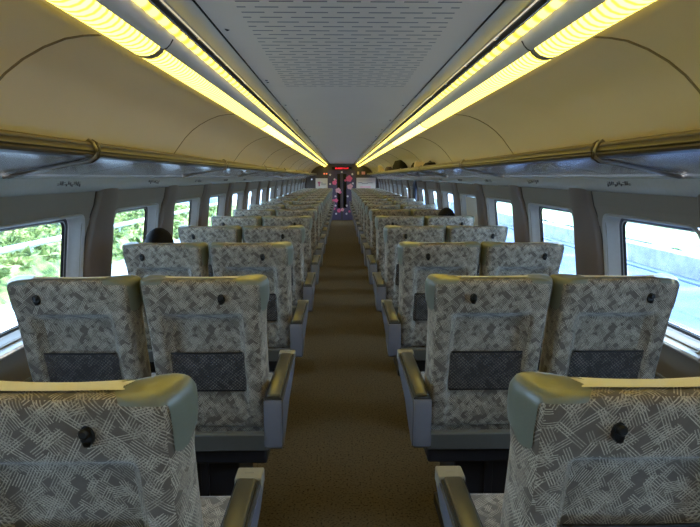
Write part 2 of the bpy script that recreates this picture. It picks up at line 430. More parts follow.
# ceiling
CZ = 0.45
YJ = 2.87
ce = struct('ceiling', box(-0.40, 0.40, Y0, YJ - 0.003, E + CZ, E + CZ + 0.01), M['perf'])
def cpart(name, bm, mat, **kw): return obj(name, bm, mat, ce, **kw)
y = YJ
while y < D:
    y2 = min(D, y + 3.6)
    cpart('ceiling_sheet', box(-0.40, 0.40, y, y2 - 0.004, E + CZ, E + CZ + 0.01), M['ceil']); y = y2
cpart('ceiling_backing', box(-0.70, 0.70, Y0, D, E + CZ + 0.03, E + CZ + 0.05), M['black'])
for s in (-1, 1):
    cpart('joint_strip', box(s * 0.398, s * 0.4045, Y0, D, E + CZ - 0.001, E + CZ + 0.012), M['black'])
    bm = B(); strip(bm, [(s * 0.404, E + CZ), (s * 0.43, E + CZ - 0.002), (s * 0.455, E + CZ - 0.006), (s * 0.468, E + CZ - 0.010), (s * 0.474, E + CZ - 0.006), (s * 0.474, E + CZ + 0.02), (s * 0.404, E + CZ + 0.012)], Y0, D, closed=True, cap=True)
    cpart('side_panel', fix(bm), M['ceil_side'], angle=35)
    bm = B(); strip(bm, [(s * 0.466, E + CZ - 0.014), (s * 0.477, E + CZ - 0.011), (s * 0.478, E + CZ + 0.0), (s * 0.474, E + CZ), (s * 0.470, E + CZ - 0.009)], Y0, D, closed=True, cap=True)
    cpart('edge_lip', fix(bm), M['lip_gold'])
    # small clips bridging the dark slot
    for i in range(48):
        yy = Y0 + 0.2 + i * 0.43
        if yy < D - 0.1: cpart('slot_clip', box(s * 0.474, s * 0.500, yy, yy + 0.012, E + CZ - 0.008, E + CZ - 0.001), M['chrome'])
    for i in range(12):
        yy = 1.78 + i * 0.9
        for q in (0, 0.05) if i % 2 else (0,):
            bm = B(); x = s * 0.378; z = E + CZ
            vs = [bm.verts.new(p) for p in ((x, yy + q, z - 0.002), (x - s * 0.012, yy + q + 0.012, z - 0.002), (x - s * 0.002, yy + q + 0.022, z - 0.002))]
            ws = [bm.verts.new((v.co.x, v.co.y, z + 0.001)) for v in vs]
            bm.faces.new(vs); bm.faces.new(ws[::-1])
            for a in range(3): bm.faces.new((vs[a], ws[a], ws[(a + 1) % 3], vs[(a + 1) % 3]))
            if s < 0 or i > 1: cpart('panel_clip', fix(bm), M['black'])
            else: bm.free()

# vault panels between the lights and the racks
VP = [(0.655, 0.41), (0.67, 0.382), (0.72, 0.380), (0.77, 0.372), (0.83, 0.350), (0.89, 0.318), (0.94, 0.282), (0.985, 0.238), (1.03, 0.18), (1.075, 0.12), (1.10, 0.07), (1.12, 0.04)]
for s, nm in ((-1, 'trim_60'), (1, 'trim_61')):
    bm = B(); strip(bm, [(s * x, E + z) for x, z in VP], Y0, D)
    o = struct(nm, bm, M['vault'], smooth=True)
    md = o.modifiers.new('thickness', 'SOLIDIFY'); md.thickness = 0.012; md.offset = -1 if s < 0 else 1
    yy = 1.57 - 1.9 * 2
    while yy < D:
        if yy > Y0:
            bm = B()
            loft(bm, [[(s * (x - 0.001), yy, E + z - 0.003), (s * (x - 0.001), yy + 0.009, E + z - 0.003), (s * (x + 0.004), yy + 0.009, E + z + 0.002), (s * (x + 0.004), yy, E + z + 0.002)] for x, z in VP[1:-1]])
            j = obj('joint_strip', fix(bm), M['vault_joint'], o)
        yy += 1.9

# ceiling lights
LK = 0.94
for s, side in ((-1, 'left'), (1, 'right')):
    L = thing('ceiling_light', 'long continuous amber ceiling light with grey centre beam on the %s of the slotted ceiling' % side, 'ceiling light', (s * 0.56, 0, E + 0.4), 'pair of long ceiling lights')
    def lp(name, bm, mat, **kw):
        for v in bm.verts: v.co.x *= LK; v.co.z = E + (v.co.z - E) * LK
        o = obj(name, bm, mat, L, **kw); o.location = (-s * 0.56, 0, -(E + 0.4)); return o
    bm = B(); strip(bm, [(s * x, E + z) for x, z in ((0.529, 0.424), (0.532, 0.414), (0.541, 0.398), (0.551, 0.388), (0.562, 0.383), (0.566, 0.386), (0.560, 0.40), (0.55, 0.43), (0.535, 0.434))], Y0, D - 0.01, closed=True, cap=True)
    lp('grey_beam', fix(bm), M['fixture'], angle=40)
    bm = B(); strip(bm, [(s * x, E + z) for x, z in ((0.498, 0.440), (0.5005, 0.436), (0.503, 0.435), (0.506, 0.437), (0.503, 0.446))], Y0, D - 0.01, closed=True, cap=True)
    lp('inner_edge_strip', fix(bm), M['chrome'])
    lp('slot_light_shield', box(s * 0.4975, s * 0.4995, Y0, D - 0.01, E + 0.437, E + 0.452), M['black'])  # added black shield: stops lens light on the side panel, darkens the slot
    for i in range(9):
        ym = -1.5 + 2.4 * i
        lp('hanger', box(s * 0.60, s * 0.615, ym, ym + 0.03, E + 0.451, E + 0.49), M['fixture'])
    bm = B(); strip(bm, [(s * x, E + z) for x, z in ((0.656, 0.388), (0.660, 0.378), (0.668, 0.376), (0.672, 0.384))], Y0, D - 0.01, closed=True, cap=True)
    lp('outer_edge_strip', fix(bm), M['vault'])
    lp('backing', box(s * 0.53, s * 0.64, Y0, D - 0.01, E + 0.447, E + 0.452), M['fixture'])
    js = [1.65 + 2.25 * i for i in range(-1, 9)]
    bounds = [Y0] + [j for j in js if j > Y0 + 0.1] + [D - 0.01]
    for i, (a, b) in enumerate(zip(bounds, bounds[1:])):
        pal = i in (3,)
        prof = [(0.563, 0.392), (0.570, 0.379), (0.585, 0.3675), (0.605, 0.361), (0.625, 0.361), (0.642, 0.367), (0.658, 0.382), (0.652, 0.40), (0.61, 0.41), (0.575, 0.405)]
        bm = B(); strip(bm, [(s * x, E + z) for x, z in prof], a + 0.018, b - 0.018, closed=True, cap=True)
        lp('outer_lens', fix(bm), M['lens_plain' if pal else 'lens'], smooth=True)
        bm = B(); strip(bm, [(s * x, E + z) for x, z in ((0.508, 0.437), (0.513, 0.430), (0.521, 0.425), (0.530, 0.424), (0.530, 0.44))], a + 0.004, b - 0.004, closed=True, cap=True)
        lp('inner_lens', fix(bm), M['lens_in'], smooth=True)
        if i:
            pr = [(s * x, E + z - 0.0015) for x, z in prof[:8]] + [(s * 0.62, E + 0.41)]
            bm = B(); strip(bm, pr, a - 0.018, a + 0.018, closed=True, cap=True)
            lp('lens_joint_band', fix(bm), M['arm_cap'], angle=40)
            bm = B(); strip(bm, [(s * x, E + z - 0.001) for x, z in ((0.531, 0.413), (0.541, 0.3975), (0.551, 0.3875), (0.562, 0.3825), (0.55, 0.40), (0.54, 0.41))], a - 0.003, a + 0.003, closed=True, cap=True)
            lp('beam_joint', fix(bm), M['groove'])

# luggage racks
for s, side in ((-1, 'left'), (1, 'right')):
    R = thing('luggage_rack', ('bronze edged overhead luggage rack holding bags along the right wall' if s > 0 else 'empty bronze edged overhead luggage rack along the left wall'), 'luggage rack', (s * 1.2, 0, E - 0.03), 'pair of overhead luggage racks')
    def rp(name, bm, mat, **kw):
        o = obj(name, bm, mat, R, **kw); o.location = (-s * 1.2, 0, -(E - 0.03)); return o
    YA, YB = Y0, D - 0.01
    bm = B(); strip(bm, [(s * x, E + z) for x, z in ((0.862, 0.104), (0.864, 0.112), (0.870, 0.117), (0.877, 0.114), (0.880, 0.104), (0.874, 0.100))], YA, YB, closed=True, cap=True)
    rp('top_rail', fix(bm), M['lip_gold'], smooth=True)
    bm = B(); strip(bm, [(s * x, E + z) for x, z in ((0.864, 0.104), (0.855, 0.094), (0.853, 0.087), (0.858, 0.082), (0.854, 0.076), (0.858, 0.068), (0.872, 0.062), (0.886, 0.062), (0.89, 0.075), (0.882, 0.104))], YA, YB, closed=True, cap=True)
    rp('front_rail', fix(bm), M['rack_rail'], angle=35)
    rp('shelf', box(s * 0.885, s * 1.13, YA, YB, E + 0.066, E + 0.076), M['rack_top'])
    und = [(0.884, 0.062), (0.93, 0.052), (0.99, 0.040), (1.05, 0.029), (1.11, 0.018), (1.158, 0.0095)]
    yy = 1.95 - 1.07 * 3 - 0.6
    while yy < YB:
        a, b = max(YA, yy), min(YB, yy + 1.07)
        if b > a + 0.05:
            bm = B(); top = [(s * x, E + z + 0.006) for x, z in und[::-1]]
            strip(bm, [(s * x, E + z) for x, z in und] + top, a + 0.005, b - 0.005, closed=True, cap=True)
            rp('underside_panel', fix(bm), M['rack_under'], angle=30)
        yy += 1.07
    rp('dark_backing', box(s * 0.89, s * 1.22, YA, YB, E + 0.0705, E + 0.0715), M['black']) if False else None
    bm = B(); strip(bm, [(s * x, E + z + 0.0065) for x, z in und] + [(s * x, E + z + 0.0085) for x, z in und[::-1]], YA, YB, closed=True, cap=True)
    rp('panel_backing', fix(bm), M['black'])
    bm = B(); strip(bm, [(s * x, E + z) for x, z in ((1.166, 0.012), (1.168, 0.002), (1.178, 0.001), (1.181, -0.003), (1.177, -0.006), (1.178, -0.012), (1.180, -0.022), (1.184, -0.035), (1.191, -0.049), (1.201, -0.061), (1.212, -0.069), (1.235, -0.072), (1.235, 0.02), (1.18, 0.02))], YA, YB, closed=True, cap=True)
    rp('lower_moulding', fix(bm), M['rack_low'], angle=30)
    # curved brackets hooking over the rail
    for i in range(8):
        yb = 1.95 + 2.14 * i - 0.05
        if yb > D - 0.4: break
        for dy, rr in ((0, 0.006), (0.028, 0.005)):
            pts = [(s * 0.884, yb + dy, E + 0.112), (s * 0.872, yb + dy, E + 0.123), (s * 0.857, yb + dy, E + 0.113), (s * 0.848, yb + dy, E + 0.092), (s * 0.853, yb + dy, E + 0.066), (s * 0.875, yb + dy, E + 0.052), (s * 0.93, yb + dy, E + 0.045), (s * 1.05, yb + dy, E + 0.022), (s * 1.17, yb + dy, E - 0.002)]
            rp('bracket', tube(B(), pts, rr, 8), M['bracket' if dy else 'chrome_dull'], smooth=True)
    # seat-row marks printed on the moulding
    for i in range(5):
        yb = 2.28 + 1.07 * i if i else 2.28
        bm = B()
        rnd = random.Random(3 + i)
        for q in range(12):
            yq = yb + q * 0.017
            for seg in range(rnd.choice((2, 3, 3))):
                za = -0.018 - rnd.random() * 0.016; xx = 1.1785 + 0.012 * ((-za - 0.012) / 0.037) ** 2
                if rnd.random() < 0.5: bx(bm, s * (xx - 0.001), s * (xx + 0.003), yq, yq + 0.012, E + za - 0.0025, E + za)
                else: bx(bm, s * (xx - 0.001), s * (xx + 0.003), yq + rnd.random() * 0.008, yq + 0.003 + rnd.random() * 0.008, E + za - 0.010, E + za)
        rp('seat_number_marking', bm, M['mark'])

# ------------------------------------------------------------ seats
ZTOP = E - 0.340; ZBOT = E - 0.93
NSEC = 30
def hsec(t, infl=0.0):
    """horizontal section of a seat back at height fraction t (0 bottom, 1 top), x across, y forward; rear face is the low-y side"""
    z = ZBOT + (ZTOP - ZBOT) * t
    rear = -0.17 + (1 - t) * 0.14                # lean
    hr = 0.188 + 0.004 * sm(0.7, 0.9, t); hf = 0.201 - 0.005 * math.sin(PI * min(1, t / 0.8)) + 0.0115 * sm(0.74, 0.92, t)
    th = 0.082 + 0.012 * math.sin(t * PI) + 0.012 * sm(0.75, 0.95, t)
    rec = 0.044 * (1 - sm(0.745, 0.80, t))
    rec *= 0.25 + 0.75 * sm(0.14, 0.22, t)
    bw = 0.128 + 0.006 * t
    # rear outline from left to right
    pts = []
    R = [(-hr, 0.016), (-hr + 0.006, 0.004), (-hr + 0.018, 0), (-bw - 0.010, -0.001), (-bw, 0.003 if rec > 0.002 else -0.001), (-bw + 0.012, rec), (-0.06, rec - 0.002), (0, rec - 0.003),
         (0.06, rec - 0.002), (bw - 0.012, rec), (bw, 0.003 if rec > 0.002 else -0.001), (bw + 0.010, -0.001), (hr - 0.018, 0), (hr - 0.006, 0.004), (hr, 0.016)]
    for x, y in R: pts.append((x, rear + y))
    F = [(hf, th * 0.62), (hf + 0.001, th + 0.006), (hf - 0.006, th + 0.022), (hf - 0.022, th + 0.030), (hf - 0.045, th + 0.024), (0.12, th + 0.004), (0.05, th - 0.006), (0.0, th - 0.008),
         (-0.05, th - 0.006), (-0.12, th + 0.004), (-hf + 0.045, th + 0.024), (-hf + 0.022, th + 0.030), (-hf + 0.006, th + 0.022), (-hf - 0.001, th + 0.006), (-hf, th * 0.62)]
    for x, y in F: pts.append((x, rear + y))
    return pts, z, rear, th
def shell_rings(infl=0.0):
    rings = []
    ts = [0.0, 0.02, 0.08, 0.16, 0.21, 0.23, 0.32, 0.42, 0.52, 0.62, 0.70, 0.745, 0.76, 0.79, 0.80, 0.84, 0.88, 0.92, 0.955]
    for t in ts:
        pts, z, rear, th = hsec(t); rings.append((pts, z, rear, th, 0.0))
    for a in (0.25, 0.5, 0.72, 0.9, 1.0):           # rounded top
        pts, z, rear, th = hsec(0.955 + 0.045 * a)
        ins = 0.020 * (1 - math.sqrt(max(0, 1 - a * a)))
        rings.append((pts, z, rear, th, ins))
    for ins in (0.030, 0.042):
        pts, z, rear, th = hsec(1.0); rings.append((pts, z + 0.0012, rear, th, ins))
    out = []
    for pts, z, rear, th, ins in rings:
        r = []
        cyc = rear + th / 2
        for x, y in pts:
            hx = 0.213
            x = x * 1.03; nx = x * (1 - ins / hx); ny = y + (cyc - y) * min(0.97, ins / (abs(y - cyc) + 1e-4)) if ins else y
            d = Vector((x, (y - cyc) * 2)).normalized() if True else 0
            nx += d.x * infl; ny += d.y * infl
            zz = z
            if z > ZTOP - 0.06:
                f = (z - (ZTOP - 0.06)) / 0.06
                side = sm(0.09, 0.20, abs(x))
                fr = sm(rear, rear + th, ny)
                zz += f * (-0.002 * side + 0.002 * fr * side - 0.005 * fr * (1 - side))
                zz -= f * 0.006 * sm(0.17, 0.215, abs(x)) * (1 - fr)
            if infl: zz += infl * (1 if ins > 0.004 else 0)
            r.append((nx, ny, zz))
        out.append(r)
    return out
def top_cap(bm, ring):       # close top by bridging rear row to front row
    n = len(ring) // 2
    rear = ring[:n]; front = ring[n:][::-1]
    for i in range(n - 1): bm.faces.new((rear[i], rear[i + 1], front[i + 1], front[i]))
    return bm
def back_shell():
    bm = B(); R = shell_rings()
    vs = loft(bm, R, True, False); top_cap(bm, vs[-1]); return fix(bm)
def cap_piece(side):
    """leather wing: top outer corner and the side face of the head part"""
    bm = B(); R = shell_rings(0.0028)
    vs = loft(bm, R, False, False); top_cap(bm, vs[-1])
    kill = []
    for f in bm.faces:
        c = f.calc_center_median(); x = c.x * side
        t = (c.z - ZBOT) / (ZTOP - ZBOT)
        rear = -0.17 + (1 - min(1, t)) * 0.14
        fy = c.y - rear
        keep = False
        if c.z > ZTOP - 0.004 and x > 0.118: keep = True
        if x > 0.118 and c.z > ZTOP - 0.014 and fy < 0.02: keep = True
        if fy > 0.06 and x > 0.118 and c.z > ZTOP - 0.09: keep = True
        if x > 0.186 and fy > 0.010 and c.z > ZTOP - 0.115 + 0.5 * max(0, fy - 0.02): keep = True
        if not keep: kill.append(f)
    bmesh.ops.delete(bm, geom=kill, context='FACES')
    return fix(bm)
def cover_piece():
    bm = B(); R = shell_rings(0.0042)
    vs = loft(bm, R, False, False); top_cap(bm, vs[-1])
    kill = []
    for f in bm.faces:
        c = f.calc_center_median()
        t = (c.z - ZBOT) / (ZTOP - ZBOT); rear = -0.17 + (1 - min(1, t)) * 0.14
        fy = c.y - rear
        keep = abs(c.x) < 0.124 and ((c.z > ZTOP - 0.003 and fy > 0.027) or (fy >= 0.05 and c.z > ZTOP - 0.2))
        if not keep: kill.append(f)
    bmesh.ops.delete(bm, geom=kill, context='FACES')
    return fix(bm)
def rearY(z): return -0.17 + (1 - (z - ZBOT) / (ZTOP - ZBOT)) * 0.14

def make_seat(side):
    """double seat; side -1 left of the aisle, +1 right. origin on the floor at the row position, y forward"""
    T = thing('double_seat', '', 'seat')
    def add(name, bm, mat, par=None, **kw): return obj(name, bm, mat, par or T, **kw)
    for j, (cx, hook) in enumerate(((0.496, -0.070), (0.940 if side < 0 else 0.931, 0.100))):
        bk = add('backrest', back_shell(), M['fabric'], angle=50); bk.location = (side * cx, 0, 0)
        md = bk.modifiers.new('s', 'SUBSURF'); md.levels = 1; md.render_levels = 1
        for w in (-1, 1):
            lw = obj('headrest_wing', cap_piece(w), M['leather'], bk, angle=60)
            md = lw.modifiers.new('s', 'SUBSURF'); md.levels = 1; md.render_levels = 1
        cv = obj('headrest_cover', cover_piece(), M['cover'], bk, angle=60)
        md = cv.modifiers.new('s', 'SUBSURF'); md.levels = 1; md.render_levels = 1
        cv['label'] = 'cream headrest cloth'
        # net pocket: bowed sheet over the lower recess, hemmed at the top
        bm = B(); rows = []
        z0, z1 = E - 0.768, E - 0.614
        for a in range(7):
            z = z0 + (z1 - z0) * a / 6; row = []
            for b in range(11):
                x = -0.129 + 0.258 * b / 10
                bow = 0.006 * math.sin(PI * b / 10) * math.sin(PI * (a + 1.5) / 9)
                row.append((x, rearY(z) + 0.012 - bow, z))
            rows.append(row)
        loft(bm, rows, closed=False)
        obj('net_pocket', fix(bm), M['net'], bk, smooth=True)
        bm = B(); tube(bm, [(x / 10 * 0.125, rearY(z1) + 0.008 - 0.003 * (1 - (x / 10) ** 2), z1) for x in range(-10, 11, 2)], 0.0035, 6)
        obj('pocket_hem', bm, M['black_plastic'], bk, smooth=True)
        bm = B(); tube(bm, [(x / 10 * 0.125, rearY(z0) + 0.008, z0) for x in range(-10, 11, 4)], 0.003, 6)
        obj('pocket_seam', bm, M['black_plastic'], bk, smooth=True)
        # coat hook
        zh = ZTOP - 0.066; hx = side * hook
        bm = B(); yy = rearY(zh)
        ring = lambda rx, rz, y, dz=0: [(hx + rx * math.cos(q * PI / 8), y, zh + dz + rz * math.sin(q * PI / 8)) for q in range(16)]
        loft(bm, [ring(0.012, 0.019, yy + 0.004), ring(0.012, 0.019, yy - 0.004), ring(0.010, 0.017, yy - 0.007)])
        loft(bm, [ring(0.0085, 0.009, yy - 0.005, 0.005), ring(0.0085, 0.009, yy - 0.016, 0.007), ring(0.006, 0.006, yy - 0.019, 0.007)])
        loft(bm, [[(hx + dx, yy - 0.006, zh - 0.016 - 0.003), (hx + dx + 0.002, yy - 0.006, zh - 0.019), (hx + dx + 0.002, yy - 0.012, zh - 0.008), (hx + dx, yy - 0.012, zh - 0.008)] for dx in (-0.005, 0.004)])
        obj('coat_hook', fix(bm), M['black_plastic'], bk, angle=40)
        # cushion
        bm = B(); bx(bm, side * cx - 0.208, side * cx + 0.208, 0.0, 0.455, E - 1.03, E - 0.905, 0.03, 3)
        for v in bm.verts:
            if v.co.z > E - 0.94:
                v.co.z += 0.012 * sm(0.10, 0.2, abs(v.co.x - side * cx)) + 0.014 * sm(0.2, 0.42, v.co.y)
        cu = add('seat_cushion', fix(bm), M['fabric'], angle=50)
    # armrests: aisle, centre, window side
    def arm(xc, w, outer, aisle):
        x0, x1 = xc - w / 2, xc + w / 2
        Z = lambda v: E - v
        if aisle: prof = [(-0.18, Z(0.757)), (0.338, Z(0.757)), (0.346, Z(0.764)), (0.346, Z(0.785)), (0.27, Z(0.822)), (0.05, Z(0.845)), (-0.07, Z(0.90)), (-0.175, Z(0.935)), (-0.185, Z(0.925)), (-0.187, Z(0.77))]
        else: prof = [(-0.06, Z(0.757)), (0.26, Z(0.757)), (0.27, Z(0.77)), (0.26, Z(0.80)), (0.0, Z(0.83)), (-0.06, Z(0.83))]
        bm = B(); loft(bm, [[(x, y, z) for y, z in prof] for x in (x0, x1)])
        es = [e for e in bm.edges if abs(e.verts[0].co.x - e.verts[1].co.x) < 1e-6]
        bmesh.ops.bevel(bm, geom=es, offset=0.005, segments=2, affect='EDGES')
        a = add('armrest', fix(bm), M['arm_shell'], angle=40)
        ya, yb = (-0.178, 0.290) if aisle else (-0.05, 0.25)
        bm = B(); bx(bm, x0 + 0.003, x1 - 0.003, ya, yb, Z(0.758), Z(0.750), 0.003)
        obj('pad_rim', bm, M['pad_rim'], a)
        bm = B(); bx(bm, x0 + 0.009, x1 - 0.009, ya + 0.008, yb - 0.004, Z(0.754), Z(0.738), 0.007, 3)
        obj('armrest_pad', bm, M['pad'], a, smooth=True)
        if aisle:
            bm = B(); bx(bm, x0 - 0.001, x1 + 0.001, 0.291, 0.348, Z(0.785), Z(0.746), 0.004)
            c = obj('armrest_cap', bm, M['arm_cap'], a); c['label'] = 'pale beige end cap'
            bm = B(); bx(bm, xc - 0.012, xc + 0.012, 0.318, 0.323, Z(0.7465), Z(0.7452)); obj('release_marking', bm, M['bar_top'], a)
            # seam line of the side shell
            xs = outer
    arm(side * 0.2565, 0.066, side, True)
    arm(side * 0.718, 0.022, side, False)
    arm(side * 1.182, 0.030, side, False)
    # rear rail, frame and pedestal
    bm = B(); bx(bm, side * 0.285, side * 1.148, -0.098, -0.078, E - 0.985, E - 0.926, 0.004); add('rear_rail', bm, M['bar'])
    bm = B(); bx(bm, side * 0.285, side * 1.148, -0.101, -0.076, E - 0.9255, E - 0.917, 0.003); add('rear_rail_rim', bm, M['bar_top'])
    bm = B(); bx(bm, side * 0.30, side * 1.14, -0.055, 0.40, E - 1.06, E - 0.975, 0.01); add('seat_frame', bm, M['dark'])
    bm = B(); bx(bm, side * 0.42, side * 1.02, 0.02, 0.34, 0.03, E - 1.056, 0.01)
    add('pedestal', bm, M['dark'])
    bm = B(); bx(bm, side * 0.40, side * 1.04, 0.0, 0.36, 0.0, 0.05, 0.01)
    add('base_plate', bm, M['dark'])
    for xx in (0.55, 0.88):
        bm = B(); bx(bm, side * xx - 0.015, side * xx + 0.015, 0.004, 0.019, 0.06, E - 1.07, 0.003); add('pedestal_rib', bm, M['dark'])
    return T
ORD = ['first', 'second', 'third', 'fourth', 'fifth', 'sixth', 'seventh', 'eighth', 'ninth', 'tenth', 'eleventh', 'twelfth', 'thirteenth', 'fourteenth', 'fifteenth', 'sixteenth', 'seventeenth']
NR = 17
for side, sn in ((-1, 'left'), (1, 'right')):
    proto = make_seat(side)
    for k in range(1, NR + 1):
        o = proto if k == 1 else copy_tree(proto)
        o.location = (0, P * k, 0)
        if k == 1: lb = 'nearest patterned double seat on the %s, cut off by the picture bottom' % sn
        elif k == 3 and side < 0: lb = 'patterned seat left of the aisle with a dark-haired passenger at the window'
        elif k == 5 and side > 0: lb = 'patterned seat right of the aisle with a dark-haired passenger at the window'
        elif k == NR: lb = 'farthest patterned double seat on the %s, before the end wall poster' % sn
        elif k == 2: lb = 'second patterned double seat from the camera on the %s, both net pockets in view' % sn
        else: lb = 'grey-brown patterned double seat %s of the aisle, %s row from the camera' % (sn, ORD[k - 1])
        o['label'] = lb; o['group'] = 'double seats %s of the aisle' % sn

# ------------------------------------------------------------ end wall and door
W = box(-1.335, 1.335, D, D + 0.06, 0, E + 0.47)
struct('wall_end', W, M['end_wall'])
struct('wall_back', box(-1.34, 1.34, Y0 - 0.05, Y0, 0, E + 0.47), M['wall_panel'])
dr = bpy.data.objects.new('door_1', None); C.objects.link(dr); dr.location = (0, D, 0); dr['kind'] = 'structure'
def dp(name, bm, mat, **kw):
    o = obj(name, bm, mat, dr, **kw); o.location = (0, -D, 0); return o
DT = E + 0.20
dp('door_surround', box(-0.47, 0.47, D - 0.03, D, 0, DT + 0.02), M['door_dark'])
for sx in (-1, 1):
    dp('door_leaf', box(sx * 0.015, sx * 0.30, D - 0.045, D - 0.031, 0.02, DT - 0.06, 0.004), M['door_dark'])
    dp('door_glass', box(sx * 0.045, sx * 0.16, D - 0.050, D - 0.046, 0.42, DT - 0.10, 0.0), M['door_glass'])
dp('centre_strip', box(-0.03, 0.03, D - 0.052, D - 0.046, 0.02, DT - 0.06), M['end_wall'])
def flower(x, z, r, mat):
    bm = B()
    for q in range(5):
        a = q * 2 * PI / 5 + random.random() * 0.3; cx, cz = x + r * 0.55 * math.cos(a), z + r * 0.55 * math.sin(a)
        f = [(cx + r * 0.5 * math.cos(t * PI / 4), 0, cz + r * 0.5 * math.sin(t * PI / 4)) for t in range(8)]
        loft(bm, [[(p[0], D - 0.053, p[2]) for p in f], [(p[0], D - 0.056 - 0.0005 * q, p[2]) for p in f]])
    dp('blossom_decal', fix(bm), mat)
rnd = random.Random(5)
for (px, pz, r, m) in ((-0.25, 1.28, 0.08, 'pink'), (-0.13, 1.02, 0.09, 'pink_pale'), (-0.06, 0.96, 0.05, 'pink'), (0.25, 1.42, 0.11, 'pink'), (0.28, 1.15, 0.10, 'pink_pale'), (-0.20, 0.68, 0.07, 'pink'), (-0.30, 0.66, 0.06, 'pink'), (0.3, 0.55, 0.05, 'pink'), (-0.10, 0.33, 0.07, 'pink'), (0.02, 0.36, 0.06, 'pink_pale'), (-0.22, 1.36, 0.05, 'pink'), (0.12, 1.36, 0.04, 'pink'), (-0.27, 0.40, 0.05, 'pink'), (0.26, 0.30, 0.04, 'pink')):
    flower(px, pz, r, M[m])
for (px, pz) in ((-0.40, 1.55), (-0.25, 1.40), (0.36, 1.57), (0.38, 1.26), (-0.40, 1.24), (0.36, 0.96), (-0.40, 0.92), (-0.22, 0.82), (0.2, 0.82), (-0.22, 0.50), (0.17, 0.50), (-0.20, 0.22), (0.16, 0.22), (0.38, 0.7), (-0.42, 0.36), (0.0, 1.64)):
    flower(px, pz, 0.035, M['white_dot'])
# LED message sign above the door
sg = thing('message_display', 'narrow black display with red lit characters above the end door', 'display sign', (0, D - 0.03, E + 0.28))
def sp(name, bm, mat):
    o = obj(name, bm, mat, sg); o.location = (0, -(D - 0.03), -(E + 0.28)); return o
sp('housing', box(-0.34, 0.34, D - 0.05, D - 0.001, E + 0.245, E + 0.335, 0.006), M['black_plastic'])
bm = B(); rnd = random.Random(2)
for q in range(13):
    x0 = -0.22 + q * 0.036
    for r_ in range(4):
        if rnd.random() < 0.8: bx(bm, x0, x0 + 0.026, D - 0.0515, D - 0.0505, E + 0.265 + r_ * 0.013, E + 0.273 + r_ * 0.013)
    bx(bm, x0 + rnd.choice((0, 0.012, 0.022)), x0 + 0.006 + rnd.choice((0, 0.012, 0.02)), D - 0.0515, D - 0.0505, E + 0.263, E + 0.315)
sp('lit_characters', bm, M['led'])
def poster(name, label, x0, x1, z0, z1, marks):
    t = thing(name, label, 'poster', ((x0 + x1) / 2, D, z0), 'posters on the end wall')
    o = obj('sheet', box(x0, x1, D - 0.012, D - 0.001, z0, z1, 0.002), M['poster'], t); o.location = (-(x0 + x1) / 2, -D, -z0)
    for mt, rects in marks:
        bm = B()
        for a, b, c, d in rects: bx(bm, x0 + a * (x1 - x0), x0 + b * (x1 - x0), D - 0.014, D - 0.0125, z0 + c * (z1 - z0), z0 + d * (z1 - z0))
        o = obj('printed_artwork', bm, M[mt], t); o.location = (-(x0 + x1) / 2, -D, -z0)
poster('wall_poster', 'white poster with a small pink motif on the end wall left of the door', -0.90, -0.49, E - 0.43, E - 0.05,
       [('poster_pink', [(0.18, 0.40, 0.55, 0.7), (0.24, 0.36, 0.3, 0.6)]), ('poster_grey', [(0.45, 0.9, 0.48, 0.52), (0.5, 0.85, 0.40, 0.43), (0.42, 0.6, 0.58, 0.62)])])
poster('wall_poster', 'wider white poster with a dark script line on the end wall right of the door', 0.50, 1.16, E - 0.43, E - 0.03,
       [('poster_grey', [(0.1, 0.3, 0.56, 0.60), (0.28, 0.6, 0.48, 0.52), (0.58, 0.86, 0.55, 0.59), (0.15, 0.8, 0.8, 0.82)]), ('pink_pale', [(0.2, 0.75, 0.15, 0.28)])])
for x, w, m, lb in ((-0.60, 0.05, 'led_amber', 'small lit red pictogram sign on the end wall, left one of two'), (-0.52, 0.05, 'led_amber', 'small lit red pictogram sign on the end wall, right one of two'), (0.56, 0.07, 'bag_cream', 'small beige notice on the end wall beside the door top'), (0.74, 0.12, 'pink_pale', 'small pinkish notice on the end wall above the right poster')):
    h = 0.05 if m == 'led_amber' else 0.10
    t = thing('wall_notice' if h > 0.06 else 'pictogram_sign', lb, 'sign', (x, D, E + 0.08))
    o = obj('sign_plate', box(x - w / 2 - 0.006, x + w / 2 + 0.006, D - 0.010, D - 0.001, E + 0.074, E + 0.086 + h, 0.002), M['black_plastic'], t); o.location = (-x, -D, -E - 0.08)
    o = obj('sign_face', box(x - w / 2, x + w / 2, D - 0.012, D - 0.0105, E + 0.08, E + 0.08 + h), M[m], t); o.location = (-x, -D, -E - 0.08)
t = thing('indicator_lamp', 'tiny white lit indicator on the dark end wall near the left windows', 'lamp', (-1.03, D, E - 0.10))
o = obj('lamp_body', box(-1.055, -1.005, D - 0.02, D - 0.001, E - 0.12, E - 0.05, 0.005), M['door_dark'], t); o.location = (1.03, -D, -E + 0.10)
o = obj('lamp_face', box(-1.05, -1.01, D - 0.024, D - 0.0205, E - 0.11, E - 0.06), M['white_led'], t); o.location = (1.03, -D, -E + 0.10)

